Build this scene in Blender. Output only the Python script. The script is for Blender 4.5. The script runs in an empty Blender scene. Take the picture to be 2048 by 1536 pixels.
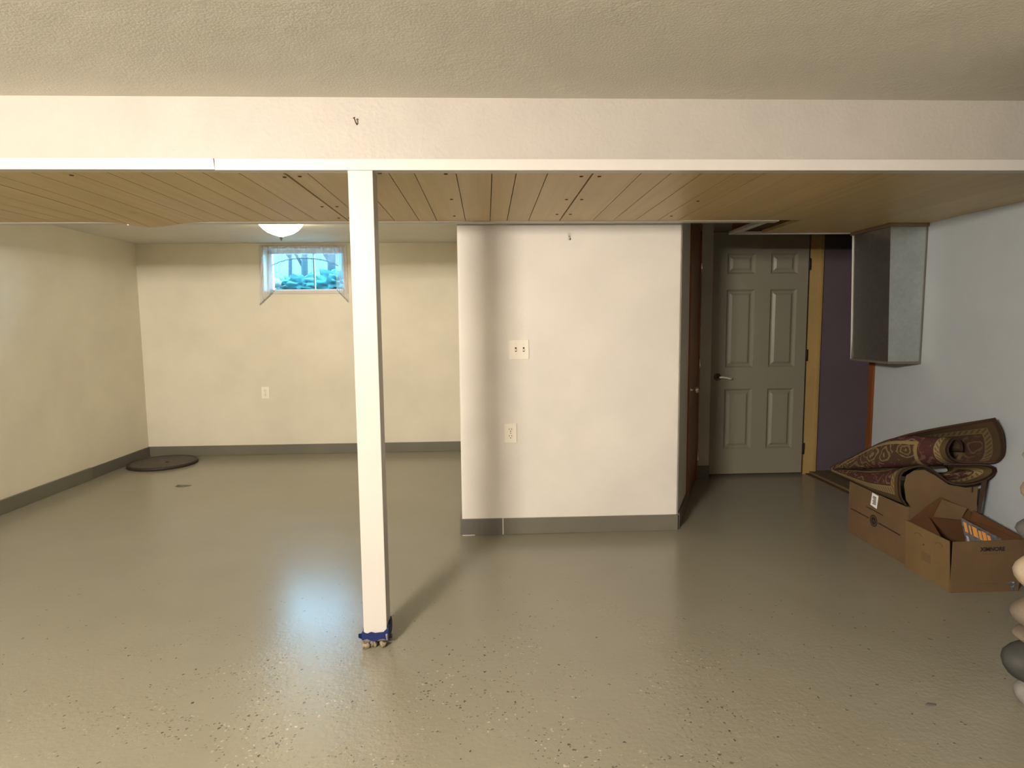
import bpy, bmesh, math, random
from mathutils import Vector, Matrix, noise
random.seed(7)
S = bpy.context.scene
COL = S.collection

# ------------------------------------------------------------------ camera
F_PX, YAW, PITCH, ROLL = 1223.4, 0.0408, 0.0977, -0.0098
cam_d = bpy.data.cameras.new('camera'); cam = bpy.data.objects.new('camera', cam_d); COL.objects.link(cam)
cam_d.sensor_width = 36.0; cam_d.lens = F_PX * 36.0 / 2048.0; cam_d.clip_start = 0.02
fw = Vector((math.sin(YAW)*math.cos(PITCH), math.cos(YAW)*math.cos(PITCH), -math.sin(PITCH)))
rt = Vector((math.cos(YAW), -math.sin(YAW), 0)); up = rt.cross(fw)
r2 = math.cos(ROLL)*rt + math.sin(ROLL)*up; u2 = -math.sin(ROLL)*rt + math.cos(ROLL)*up
m = Matrix((r2, u2, -fw)).transposed().to_4x4(); m.translation = (0, 0, 1.25)
cam.matrix_world = m
S.camera = cam
# ------------------------------------------------------------------ exposure
S.view_settings.view_transform = 'Standard'; S.view_settings.look = 'None'
S.view_settings.gamma = 1.0; S.view_settings.use_curve_mapping = False
S.view_settings.exposure = 0.6
# ------------------------------------------------------------------ sky (overcast, seen and entering through the basement window)
SKY_COL, SKY_POWER = (0.36, 0.70, 1.0), 25.0
FRONT_LAMP, FRONT_COL = 385.0, (1.0, 0.905, 0.80)
BACK_LAMP, BACK_COL = 24.0, (1.0, 0.87, 0.60)
W = bpy.data.worlds.new('sky'); S.world = W; W.use_nodes = True
bg = W.node_tree.nodes['Background']; bg.inputs[0].default_value = (*SKY_COL, 1); bg.inputs[1].default_value = SKY_POWER

# ------------------------------------------------------------------ materials
class NT:
    def __init__(s, name):
        s.m = bpy.data.materials.new(name); s.m.use_nodes = True
        s.t = s.m.node_tree; s.n = s.t.nodes; s.b = s.n['Principled BSDF']
    def new(s, t, **k):
        n = s.n.new(t)
        for a, v in k.items(): setattr(n, a, v)
        return n
    def link(s, a, b): s.t.links.new(a, b)
    def coord(s, kind='Object', scale=(1, 1, 1)):
        tc = s.new('ShaderNodeTexCoord'); mp = s.new('ShaderNodeMapping'); mp.inputs['Scale'].default_value = scale
        s.link(tc.outputs[kind], mp.inputs['Vector']); return mp.outputs['Vector']
    def pos(s, scale=(1, 1, 1)):
        g = s.new('ShaderNodeNewGeometry'); mp = s.new('ShaderNodeMapping'); mp.inputs['Scale'].default_value = scale
        s.link(g.outputs['Position'], mp.inputs['Vector']); return mp.outputs['Vector']
    def noise(s, vec, scale, detail=4, rough=0.55):
        n = s.new('ShaderNodeTexNoise'); n.inputs['Scale'].default_value = scale
        n.inputs['Detail'].default_value = detail; n.inputs['Roughness'].default_value = rough
        s.link(vec, n.inputs['Vector']); return n.outputs['Fac']
    def ramp(s, fac, stops, interp='LINEAR'):
        r = s.new('ShaderNodeValToRGB'); r.color_ramp.interpolation = interp
        e = r.color_ramp.elements
        while len(e) > 1: e.remove(e[-1])
        e[0].position = stops[0][0]; e[0].color = (*stops[0][1], 1)
        for p, c in stops[1:]:
            q = e.new(p); q.color = (*c, 1)
        s.link(fac, r.inputs['Fac']); return r.outputs['Color']
    def math(s, op, a, b=None, c=None):
        n = s.new('ShaderNodeMath', operation=op)
        for i, v in enumerate((a, b, c)):
            if v is None: continue
            if isinstance(v, (int, float)): n.inputs[i].default_value = v
            else: s.link(v, n.inputs[i])
        return n.outputs[0]
    def mix(s, fac, a, b):
        n = s.new('ShaderNodeMix', data_type='RGBA')
        for k, v in ((0, fac), (6, a), (7, b)):
            if isinstance(v, (int, float)): n.inputs[k].default_value = v
            elif isinstance(v, tuple): n.inputs[k].default_value = (*v, 1)
            else: s.link(v, n.inputs[k])
        return n.outputs[2]
    def bump(s, h, strength, dist):
        n = s.new('ShaderNodeBump'); n.inputs['Strength'].default_value = strength; n.inputs['Distance'].default_value = dist
        s.link(h, n.inputs['Height']); s.link(n.outputs['Normal'], s.b.inputs['Normal']); return n
    def color(s, c):
        if isinstance(c, tuple): s.b.inputs['Base Color'].default_value = (*c, 1)
        else: s.link(c, s.b.inputs['Base Color'])
    def set(s, rough=None, metal=None, spec=None):
        if rough is not None: s.b.inputs['Roughness'].default_value = rough
        if metal is not None: s.b.inputs['Metallic'].default_value = metal
        if spec is not None: s.b.inputs['Specular IOR Level'].default_value = spec

def lerp3(a, k): return tuple(min(1, x*k) for x in a)
def paint(name, c, rough=0.6, var=0.06, bump=0.25, bscale=220, bdist=0.002, spec=0.3, patch=2.2):
    t = NT(name); v = t.pos()
    f = t.noise(v, patch, 5)
    t.color(t.ramp(f, [(0.3, lerp3(c, 1-var)), (0.7, lerp3(c, 1+var))]))
    t.set(rough, 0, spec)
    if bump: t.bump(t.noise(v, bscale, 3), bump, bdist)
    return t.m
M = {}
M['wall_cream'] = paint('wall_cream', (0.70, 0.655, 0.53), 0.55)
M['wall_white'] = paint('wall_white', (0.74, 0.70, 0.63), 0.5)
M['wall_cool'] = paint('wall_cool', (0.38, 0.415, 0.43), 0.6)
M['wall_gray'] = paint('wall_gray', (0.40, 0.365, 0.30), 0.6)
M['wall_purple'] = paint('wall_purple', (0.10, 0.078, 0.088), 0.6)
M['trim_white'] = paint('trim_white', (0.56, 0.53, 0.485), 0.4, 0.03, 0.1)
M['beam_paint'] = paint('beam_paint', (0.405, 0.374, 0.328), 0.5, 0.04, 0.5, 60, 0.003, patch=6)
M['base_gray'] = paint('base_gray', (0.15, 0.138, 0.105), 0.45, 0.08, 0.15)
M['base_gray_dark'] = paint('base_gray_dark', (0.125, 0.115, 0.095), 0.45, 0.1, 0.15)
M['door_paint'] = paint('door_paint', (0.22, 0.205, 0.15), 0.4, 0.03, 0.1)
M['jamb_yellow'] = paint('jamb_yellow', (0.37, 0.255, 0.095), 0.5, 0.08, 0.2, 60)
M['plate'] = paint('plate', (0.86, 0.81, 0.70), 0.35, 0.02, 0)
M['dark_slot'] = paint('dark_slot', (0.05, 0.035, 0.02), 0.6, 0.02, 0)
M['black_line'] = paint('black_line', (0.022, 0.016, 0.012), 0.7, 0.02, 0)
M['tape_blue'] = paint('tape_blue', (0.008, 0.018, 0.09), 0.55, 0.2, 0.3, 150)
M['rubble'] = paint('rubble', (0.22, 0.18, 0.115), 0.9, 0.3, 0.8, 90, 0.004, patch=60)
M['chrome'] = paint('chrome', (0.75, 0.70, 0.60), 0.22, 0.02, 0); M['chrome'].node_tree.nodes['Principled BSDF'].inputs['Metallic'].default_value = 0.7
M['glint'] = paint('painted_glint', (0.85, 0.80, 0.70), 0.3, 0.02, 0); M['glint'].node_tree.nodes['Principled BSDF'].inputs['Metallic'].default_value = 0.25  # pale, barely metallic colour stands in for highlights on the lever
M['bronze'] = paint('bronze', (0.25, 0.22, 0.19), 0.35, 0.02, 0); M['bronze'].node_tree.nodes['Principled BSDF'].inputs['Metallic'].default_value = 1
M['label_white'] = paint('label_white', (0.85, 0.84, 0.82), 0.5, 0.02, 0)
M['vinyl'] = paint('vinyl', (0.72, 0.74, 0.78), 0.35, 0.02, 0)
M['mortar'] = paint('mortar', (0.36, 0.34, 0.30), 0.9, 0.1, 0.8, 70, 0.004, patch=20)
M['mag_dark'] = paint('mag_dark', (0.10, 0.095, 0.10), 0.3, 0.5, 0, patch=60)
M['mag_orange'] = paint('mag_orange', (0.60, 0.27, 0.06), 0.4, 0.1, 0)
M['mag_pale'] = paint('mag_pale', (0.36, 0.35, 0.36), 0.4, 0.1, 0)

def ceiling_mat():
    t = NT('ceiling_plaster'); v = t.pos()
    f = t.noise(v, 1.6, 5)
    t.color(t.ramp(f, [(0.3, (0.66, 0.635, 0.565)), (0.7, (0.71, 0.685, 0.61))])); t.set(0.7, 0, 0.2)
    a = t.noise(v, 130, 4); b = t.noise(v, 26, 6, 0.7)
    mask = t.ramp(t.noise(v, 2.2, 2), [(0.52, (0, 0, 0)), (0.68, (1, 1, 1))])
    k = t.math('MULTIPLY', b, mask); h = t.math('ADD', t.math('MULTIPLY', a, 0.35), k)
    t.bump(h, 0.45, 0.006); return t.m
M['ceiling'] = ceiling_mat()

def floor_mat():
    t = NT('painted_concrete'); v = t.pos()
    n1 = t.noise(v, 1.1, 6, 0.6); n2 = t.noise(v, 7, 4)
    base = t.ramp(n1, [(0.3, (0.236, 0.219, 0.162)), (0.55, (0.257, 0.239, 0.18)), (0.75, (0.27, 0.255, 0.195))])
    base = t.mix(t.math('MULTIPLY', n2, 0.18), base, (0.297, 0.276, 0.207))
    # worn area near the viewer and round the post: chips, pits and pale grit
    sep = t.new('ShaderNodeSeparateXYZ'); t.link(v, sep.inputs[0])
    near = t.new('ShaderNodeMapRange'); near.interpolation_type = 'SMOOTHSTEP'; near.inputs[1].default_value = 2.9; near.inputs[2].default_value = 1.85
    t.link(sep.outputs[1], near.inputs[0])
    ax = t.math('ABSOLUTE', t.math('ADD', sep.outputs[0], 0.15))
    side = t.new('ShaderNodeMapRange'); side.inputs[1].default_value = 1.7; side.inputs[2].default_value = 0.7
    t.link(ax, side.inputs[0])
    patch = t.ramp(t.noise(v, 3.4, 4, 0.65), [(0.45, (0, 0, 0)), (0.60, (1, 1, 1))])
    wear = t.math('MULTIPLY', t.math('MULTIPLY', near.outputs[0], side.outputs[0]), patch)
    vo = t.new('ShaderNodeTexVoronoi'); vo.inputs['Scale'].default_value = 88; vo.inputs['Randomness'].default_value = 1
    wob = t.new('ShaderNodeVectorMath', operation='ADD'); t.link(v, wob.inputs[0])
    nz = t.new('ShaderNodeTexNoise'); nz.inputs['Scale'].default_value = 70; t.link(v, nz.inputs['Vector'])
    sc = t.new('ShaderNodeVectorMath', operation='SCALE'); sc.inputs['Scale'].default_value = 0.02; t.link(nz.outputs['Color'], sc.inputs[0]); t.link(sc.outputs[0], wob.inputs[1])
    t.link(wob.outputs[0], vo.inputs['Vector'])
    cellc = t.new('ShaderNodeSeparateColor'); t.link(vo.outputs['Color'], cellc.inputs[0])
    spot = t.math('LESS_THAN', vo.outputs['Distance'], t.math('MULTIPLY', cellc.outputs[0], 0.42))
    dark = t.math('MULTIPLY', spot, t.math('GREATER_THAN', cellc.outputs[1], 0.55))
    pale = t.math('MULTIPLY', spot, t.math('LESS_THAN', cellc.outputs[1], 0.22))
    # sparse pits elsewhere
    sparse = t.math('GREATER_THAN', cellc.outputs[2], 0.955)
    few = t.new('ShaderNodeMapRange'); few.inputs[1].default_value = 3.3; few.inputs[2].default_value = 2.2; t.link(sep.outputs[1], few.inputs[0])
    dk = t.math('MAXIMUM', t.math('MULTIPLY', dark, wear), t.math('MULTIPLY', t.math('MULTIPLY', dark, sparse), few.outputs[0]))
    c = t.mix(t.math('MULTIPLY', dk, 0.88), base, (0.06, 0.05, 0.03))
    c = t.mix(t.math('MULTIPLY', t.math('MULTIPLY', pale, wear), 0.75), c, (0.5, 0.45, 0.33))
    t.color(c)
    t.set(0.22, 0, 0.47)
    worn = t.new('ShaderNodeMapRange'); worn.interpolation_type = 'SMOOTHERSTEP'; worn.inputs[1].default_value = 2.75; worn.inputs[2].default_value = 1.35; t.link(t.math('ADD', sep.outputs[1], t.math('MULTIPLY', t.math('SUBTRACT', t.noise(v, 2.5, 4), 0.5), 0.8)), worn.inputs[0])
    rr = t.math('ADD', 0.232, t.math('MULTIPLY', worn.outputs[0], 0.035))
    t.link(rr, t.b.inputs['Roughness'])
    big = t.noise(v, 6, 4, 0.6); fine = t.noise(v, 55, 4, 0.6)
    bumpy = t.math('ADD', 0.04, t.math('MULTIPLY', near.outputs[0], 1.0))
    h = t.math('ADD', t.math('MULTIPLY', t.math('MULTIPLY', big, 0.7), t.math('ADD', 0.015, near.outputs[0])), t.math('MULTIPLY', t.math('MULTIPLY', fine, 0.45), bumpy))
    h = t.math('SUBTRACT', h, t.math('MULTIPLY', dk, 0.5))
    t.bump(h, 0.5, 0.008); return t.m
M['floor'] = floor_mat()

def wood_mat(name, c0, c1, c2, grain=(26, 1.1, 26), rough=0.42, spec=0.35, knots=True):
    t = NT(name)
    g = t.new('ShaderNodeNewGeometry'); oi = t.new('ShaderNodeObjectInfo')
    off = t.new('ShaderNodeVectorMath', operation='SCALE'); off.inputs[0].default_value = (7.3, 13.1, 3.7); t.link(oi.outputs['Random'], off.inputs['Scale'])
    ad = t.new('ShaderNodeVectorMath', operation='ADD'); t.link(g.outputs['Position'], ad.inputs[0]); t.link(off.outputs[0], ad.inputs[1])
    mp = t.new('ShaderNodeMapping'); mp.inputs['Scale'].default_value = grain; t.link(ad.outputs[0], mp.inputs['Vector'])
    f = t.noise(mp.outputs[0], 1.0, 6, 0.6)
    mp2 = t.new('ShaderNodeMapping'); mp2.inputs['Scale'].default_value = tuple(x*0.16 for x in grain); t.link(ad.outputs[0], mp2.inputs['Vector'])
    f2 = t.noise(mp2.outputs[0], 1.5, 3)
    c = t.ramp(f, [(0.3, c0), (0.5, c1), (0.72, c2)])
    k = t.math('ADD', t.math('MULTIPLY', f2, 0.5), 0.0)
    c = t.mix(k, c, lerp3(c0, 0.85))
    tint = t.math('ADD', 0.0, t.math('MULTIPLY', oi.outputs['Random'], 0.16))
    c = t.mix(tint, c, lerp3(c0, 0.7))
    if knots:
        vo = t.new('ShaderNodeTexVoronoi'); vo.inputs['Scale'].default_value = 2.6
        mk = t.new('ShaderNodeMapping'); mk.inputs['Scale'].default_value = (1, 0.7, 1); t.link(ad.outputs[0], mk.inputs['Vector']); t.link(mk.outputs[0], vo.inputs['Vector'])
        kn = t.ramp(vo.outputs['Distance'], [(0.02, (1, 1, 1)), (0.10, (0, 0, 0))])
        c = t.mix(t.math('MULTIPLY', kn, 0.4), c, lerp3(c0, 0.55))
    t.color(c); t.set(rough, 0, spec); t.bump(f, 0.12, 0.002); return t.m
M['panel_wood'] = wood_mat('panel_wood', (0.52, 0.385, 0.18), (0.60, 0.455, 0.225), (0.66, 0.51, 0.265))
M['groove'] = paint('groove', (0.10, 0.05, 0.018), 0.8, 0.1, 0)
M['stain_wood'] = wood_mat('stain_wood', (0.19, 0.058, 0.018), (0.25, 0.08, 0.027), (0.30, 0.10, 0.036), (30, 30, 1.5), 0.35, 0.4, False)
M['sill_wood'] = wood_mat('sill_wood', (0.12, 0.085, 0.045), (0.17, 0.12, 0.07), (0.2, 0.15, 0.09), (20, 2, 20), 0.6, 0.2, False)

def metal_sheet():
    t = NT('galvanised_sheet'); v = t.pos()
    vo = t.new('ShaderNodeTexVoronoi'); vo.inputs['Scale'].default_value = 55; t.link(v, vo.inputs['Vector'])
    sp = t.new('ShaderNodeSeparateColor'); t.link(vo.outputs['Color'], sp.inputs[0])
    n = t.noise(v, 5, 4)
    t.color(t.ramp(t.math('ADD', t.math('MULTIPLY', sp.outputs[0], 0.25), t.math('MULTIPLY', n, 0.75)), [(0.25, (0.46, 0.49, 0.47)), (0.75, (0.57, 0.60, 0.58))]))
    t.set(0.30, 0.95, 0.5); t.bump(n, 0.08, 0.01); return t.m
M['sheet_metal'] = metal_sheet()

def lid_mat():
    t = NT('cast_lid'); v = t.pos()
    n = t.noise(v, 18, 5, 0.7); t.color(t.ramp(n, [(0.3, (0.06, 0.048, 0.04)), (0.7, (0.11, 0.09, 0.075))])); t.set(0.7, 0, 0.3)
    ch = t.new('ShaderNodeTexChecker'); ch.inputs['Scale'].default_value = 60; t.link(v, ch.inputs['Vector']); t.bump(ch.outputs['Fac'], 0.3, 0.003); return t.m
M['lid'] = lid_mat()
M['lid_rim'] = paint('lid_rim', (0.035, 0.026, 0.02), 0.5, 0.1, 0)

def board_mat(name, c):
    t = NT(name); v = t.pos(); n = t.noise(v, 6, 5, 0.6); n2 = t.noise(t.pos((4, 4, 260)), 1, 2)
    cc = t.ramp(n, [(0.3, lerp3(c, 0.88)), (0.7, lerp3(c, 1.1))]); cc = t.mix(t.math('MULTIPLY', n2, 0.12), cc, lerp3(c, 0.7))
    t.color(cc); t.set(0.75, 0, 0.2); t.bump(n2, 0.05, 0.002); return t.m
M['card'] = board_mat('cardboard', (0.14, 0.09, 0.045))
M['card_in'] = board_mat('cardboard_inside', (0.105, 0.05, 0.02))
M['card_yellow'] = board_mat('cardboard_golden', (0.17, 0.112, 0.05))
M['card_print'] = board_mat('cardboard_print', (0.14, 0.08, 0.035))

def rug_mat(name, dim):
    t = NT(name); tc = t.new('ShaderNodeTexCoord'); uv = tc.outputs['UV']
    sep = t.new('ShaderNodeSeparateXYZ'); t.link(uv, sep.inputs[0])
    U, V = sep.outputs[0], sep.outputs[1]      # metres from the rug's end and from its side
    tot = t.new('ShaderNodeValue'); tot.outputs[0].default_value = 1.36
    wid = t.new('ShaderNodeValue'); wid.outputs[0].default_value = 0.62
    du = t.math('MINIMUM', U, t.math('SUBTRACT', tot.outputs[0], U))
    dv = t.math('MINIMUM', V, t.math('SUBTRACT', wid.outputs[0], V))
    d = t.math('MINIMUM', du, t.math('ADD', dv, 0.0))
    wig = t.noise(uv, 22, 3); d2 = t.math('ADD', d, t.math('MULTIPLY', t.math('SUBTRACT', wig, 0.5), 0.006))
    x = t.math('MULTIPLY', d2, 2.5)            # 0..0.4 m -> 0..1
    bind, olive, tan, burg, brown, gold = (0.022, 0.011, 0.008), (0.075, 0.052, 0.024), (0.20, 0.15, 0.07), (0.062, 0.026, 0.022), (0.055, 0.033, 0.02), (0.20, 0.145, 0.07)
    bands = t.ramp(x, [(0, bind), (0.03, olive), (0.095, tan), (0.165, brown), (0.18, burg), (0.36, tan), (0.40, brown), (0.62, burg), (0.86, tan), (0.9, brown)], 'CONSTANT')
    # little key blocks along the tan band
    inb = t.math('MULTIPLY', t.math('GREATER_THAN', x, 0.105), t.math('LESS_THAN', x, 0.155))
    s = t.math('GREATER_THAN', t.math('FRACT', t.math('MULTIPLY', t.math('ADD', U, V), 48)), 0.62)
    c = t.mix(t.math('MULTIPLY', t.math('MULTIPLY', inb, s), 0.7), bands, (0.06, 0.035, 0.015))
    # scrolls and rosettes: rings round scattered centres
    vo = t.new('ShaderNodeTexVoronoi'); vo.inputs['Scale'].default_value = 11
    wv = t.new('ShaderNodeVectorMath', operation='ADD'); t.link(uv, wv.inputs[0])
    nz = t.new('ShaderNodeTexNoise'); nz.inputs['Scale'].default_value = 14; t.link(uv, nz.inputs['Vector'])
    sc = t.new('ShaderNodeVectorMath', operation='SCALE'); sc.inputs['Scale'].default_value = 0.07; t.link(nz.outputs['Color'], sc.inputs[0]); t.link(sc.outputs[0], wv.inputs[1])
    t.link(wv.outputs[0], vo.inputs['Vector'])
    ring = t.math('SINE', t.math('MULTIPLY', vo.outputs['Distance'], 26))
    ringm = t.math('GREATER_THAN', ring, 0.45)
    field = t.math('GREATER_THAN', x, 0.185)
    col = t.new('ShaderNodeSeparateColor'); t.link(vo.outputs['Color'], col.inputs[0])
    motif = t.mix(t.math('GREATER_THAN', col.outputs[0], 0.45), (0.13, 0.085, 0.06), gold)
    keep = t.math('GREATER_THAN', col.outputs[1], 0.25)
    c = t.mix(t.math('MULTIPLY', t.math('MULTIPLY', t.math('MULTIPLY', ringm, field), keep), 0.6), c, motif)
    vf = t.new('ShaderNodeTexVoronoi'); vf.inputs['Scale'].default_value = 60; t.link(uv, vf.inputs['Vector'])
    c = t.mix(t.math('MULTIPLY', t.math('MULTIPLY', t.math('LESS_THAN', vf.outputs['Distance'], 0.22), field), 0.3), c, gold)
    if dim < 1: c = t.mix(1 - dim, c, (0.04, 0.025, 0.015))
    t.color(c); t.set(0.95, 0, 0.1)
    t.bump(t.noise(uv, 420, 2), 0.5, 0.003); return t.m
M['rug'] = rug_mat('rug_pile', 1.0); M['rug_back'] = rug_mat('rug_backing', 0.38)
M['rug_edge'] = paint('rug_edge', (0.05, 0.026, 0.018), 0.95, 0.2, 0.5, 200)

def emit_mat(name, c, p):
    t = NT(name); t.color((0.9, 0.88, 0.82)); t.b.inputs['Emission Color'].default_value = (*c, 1); t.b.inputs['Emission Strength'].default_value = p; return t.m
M['glow_front'] = emit_mat('lit_glass_near', FRONT_COL, FRONT_LAMP)
M['glow_back'] = emit_mat('lit_glass_far', BACK_COL, BACK_LAMP)

def sheer_mat(name, clear, c=(0.86, 0.87, 0.92)):
    t = NT(name); n = t.n; out = n['Material Output']; n.remove(t.b)
    d = t.new('ShaderNodeBsdfDiffuse'); d.inputs[0].default_value = (*c, 1)
    tr = t.new('ShaderNodeBsdfTranslucent'); tr.inputs[0].default_value = (*c, 1)
    tp = t.new('ShaderNodeBsdfTransparent')
    m1 = t.new('ShaderNodeMixShader'); m1.inputs[0].default_value = 0.5; t.link(d.outputs[0], m1.inputs[1]); t.link(tr.outputs[0], m1.inputs[2])
    m2 = t.new('ShaderNodeMixShader'); m2.inputs[0].default_value = clear; t.link(m1.outputs[0], m2.inputs[1]); t.link(tp.outputs[0], m2.inputs[2])
    t.link(m2.outputs[0], out.inputs[0]); return t.m
M['sheer'] = sheer_mat('sheer_voile', 0.70); M['hem'] = sheer_mat('sheer_hem', 0.12, (0.22, 0.24, 0.30))
def glass_mat():
    t = NT('window_glass'); out = t.n['Material Output']; t.n.remove(t.b)
    g = t.new('ShaderNodeBsdfGlossy'); g.inputs['Roughness'].default_value = 0.02
    tp = t.new('ShaderNodeBsdfTransparent'); tp.inputs[0].default_value = (0.93, 0.97, 0.98, 1)
    fr = t.new('ShaderNodeFresnel'); fr.inputs[0].default_value = 1.45
    mx = t.new('ShaderNodeMixShader'); t.link(fr.outputs[0], mx.inputs[0]); t.link(tp.outputs[0], mx.inputs[1]); t.link(g.outputs[0], mx.inputs[2])
    t.link(mx.outputs[0], out.inputs[0]); return t.m
M['glass'] = glass_mat()
STONES = []
for i, c in enumerate([(0.25, 0.20, 0.14), (0.10, 0.095, 0.09), (0.37, 0.30, 0.21), (0.17, 0.135, 0.10), (0.05, 0.05, 0.045), (0.24, 0.23, 0.21)]):
    STONES.append(paint('river_stone_tone_%s' % 'abcdef'[i], c, 0.7, 0.22, 0.4, 60, 0.003, patch=14))
M['snow'] = paint('pale_gravel', (0.10, 0.105, 0.10), 0.9, 0.2, 0.5, 30)
M['fence'] = paint('weathered_fence', (0.062, 0.09, 0.09), 0.8, 0.2, 0.3, 30)
M['bark'] = paint('bark', (0.018, 0.034, 0.04), 0.9, 0.3, 0.5, 30)
M['leaf'] = paint('shrub_leaf', (0.004, 0.042, 0.045), 0.8, 0.4, 0.3, 30)

# ------------------------------------------------------------------ mesh helpers
def mesh_obj(name, verts, faces, mat, parent=None, smooth=False):
    me = bpy.data.meshes.new(name); me.from_pydata([tuple(v) for v in verts], [], faces); me.update()
    o = bpy.data.objects.new(name, me); COL.objects.link(o)
    if mat: me.materials.append(M[mat] if isinstance(mat, str) else mat)
    if smooth:
        for p in me.polygons: p.use_smooth = True
    if parent:
        o.parent = parent; o.matrix_parent_inverse = parent.matrix_basis.inverted()
    return o
BOXF = [(0, 3, 2, 1), (4, 5, 6, 7), (0, 1, 5, 4), (1, 2, 6, 5), (2, 3, 7, 6), (3, 0, 4, 7)]
def boxv(a, b):
    (x0, y0, z0), (x1, y1, z1) = a, b
    return [(x0, y0, z0), (x1, y0, z0), (x1, y1, z0), (x0, y1, z0), (x0, y0, z1), (x1, y0, z1), (x1, y1, z1), (x0, y1, z1)]
def boxes(name, lst, mat, parent=None, bevel=0.0, seg=2):
    V, Fc = [], []
    for a, b in lst:
        k = len(V); V += boxv(a, b); Fc += [tuple(i+k for i in f) for f in BOXF]
    o = mesh_obj(name, V, Fc, mat, parent)
    if bevel: bev(o, bevel, seg)
    return o
def bev(o, w, seg=2):
    bm = bmesh.new(); bm.from_mesh(o.data)
    bmesh.ops.bevel(bm, geom=bm.edges[:], offset=w, segments=seg, profile=0.6, affect='EDGES', clamp_overlap=True)
    bm.to_mesh(o.data); bm.free()
def box(name, a, b, mat, parent=None, bevel=0.0, seg=2): return boxes(name, [(a, b)], mat, parent, bevel, seg)
def hexa(name, pts, mat, parent=None, bevel=0):     # 8 corners, bottom loop then top loop
    o = mesh_obj(name, pts, BOXF, mat, parent)
    if bevel: bev(o, bevel)
    return o
def prism(name, poly, axis, a, b, mat, parent=None):  # polygon in the two other axes, extruded along an axis
    n = len(poly)
    def P(p, t): return {'x': (t, p[0], p[1]), 'y': (p[0], t, p[1]), 'z': (p[0], p[1], t)}[axis]
    V = [P(p, a) for p in poly] + [P(p, b) for p in poly]
    Fc = [tuple(range(n-1, -1, -1)), tuple(range(n, 2*n))] + [(i, (i+1) % n, n+(i+1) % n, n+i) for i in range(n)]
    o = mesh_obj(name, V, Fc, mat, parent); fixn(o); return o
def fixn(o):
    bm = bmesh.new(); bm.from_mesh(o.data); bmesh.ops.recalc_face_normals(bm, faces=bm.faces[:]); bm.to_mesh(o.data); bm.free()
def lathe(name, prof, mat, center, parent=None, seg=32, axis=Vector((0, 0, 1)), smooth=True, caps=True):
    q = Vector((0, 0, 1)).rotation_difference(axis).to_matrix(); c = Vector(center)
    V, Fc = [], []
    for r, z in prof:
        for i in range(seg):
            a = 2*math.pi*i/seg; V.append(c + q @ Vector((r*math.cos(a), r*math.sin(a), z)))
    for j in range(len(prof)-1):
        for i in range(seg):
            k = (i+1) % seg; Fc.append((j*seg+i, j*seg+k, (j+1)*seg+k, (j+1)*seg+i))
    if caps: Fc.append(tuple(range(seg-1, -1, -1))); Fc.append(tuple((len(prof)-1)*seg+i for i in range(seg)))
    o = mesh_obj(name, V, Fc, mat, parent, smooth); fixn(o); return o
def tube(name, pts, rad, mat, parent=None, seg=10):
    V, Fc = [], []; n = len(pts); rad = rad if isinstance(rad, list) else [rad]*n
    P = [Vector(p) for p in pts]
    for i, p in enumerate(P):
        d = (P[min(i+1, n-1)] - P[max(i-1, 0)]).normalized()
        u = d.orthogonal().normalized() if i == 0 else (u - d*u.dot(d)).normalized(); w = d.cross(u)
        for k in range(seg):
            a = 2*math.pi*k/seg; V.append(p + rad[i]*(math.cos(a)*u + math.sin(a)*w))
    for i in range(n-1):
        for k in range(seg):
            l = (k+1) % seg; Fc.append((i*seg+k, i*seg+l, (i+1)*seg+l, (i+1)*seg+k))
    Fc += [tuple(range(seg-1, -1, -1)), tuple((n-1)*seg+k for k in range(seg))]
    o = mesh_obj(name, V, Fc, mat, parent, True); fixn(o); return o
def struct(o, label=None):
    o['kind'] = 'structure'
    if label: o['label'] = label
    return o
def thing(name, label, cat, loc=(0, 0, 0), group=None):
    o = bpy.data.objects.new(name, None); COL.objects.link(o); o.location = loc; o.empty_display_size = 0.1
    return tag(o, label, cat, group)
def tag(o, label, cat, group=None):
    o['label'] = label; o['category'] = cat
    if group: o['group'] = group
    return o
def text(name, s, size, loc, rot, mat, parent):
    cu = bpy.data.curves.new(name, 'FONT'); cu.body = s; cu.size = size; cu.align_x = 'CENTER'; cu.align_y = 'CENTER'; cu.extrude = 0.0003; cu.offset = size*0.03
    t = bpy.data.objects.new('tmp', cu); COL.objects.link(t); t.rotation_euler = rot; t.location = loc
    bpy.context.view_layer.update(); dg = bpy.context.evaluated_depsgraph_get()
    me = bpy.data.meshes.new_from_object(t.evaluated_get(dg)); me.transform(t.matrix_world); bpy.data.objects.remove(t)
    me.materials.clear(); me.materials.append(M[mat]); o = bpy.data.objects.new(name, me); COL.objects.link(o)
    o.parent = parent; o.matrix_parent_inverse = parent.matrix_basis.inverted(); return o

# ------------------------------------------------------------------ dimensions (metres; viewer stands at the origin)
XL, XR, YB, YR = -3.305, 2.60, 6.02, -3.0
ZC1, ZC2 = 2.063, 2.037            # ceilings in front of and behind the beam
YS, YSB, YSN, ZS = 2.30, 3.44, 3.965, 1.816   # soffit: front, back, deep part, underside
YP, XP0, XP1 = 3.562, -0.161, 1.139
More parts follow.
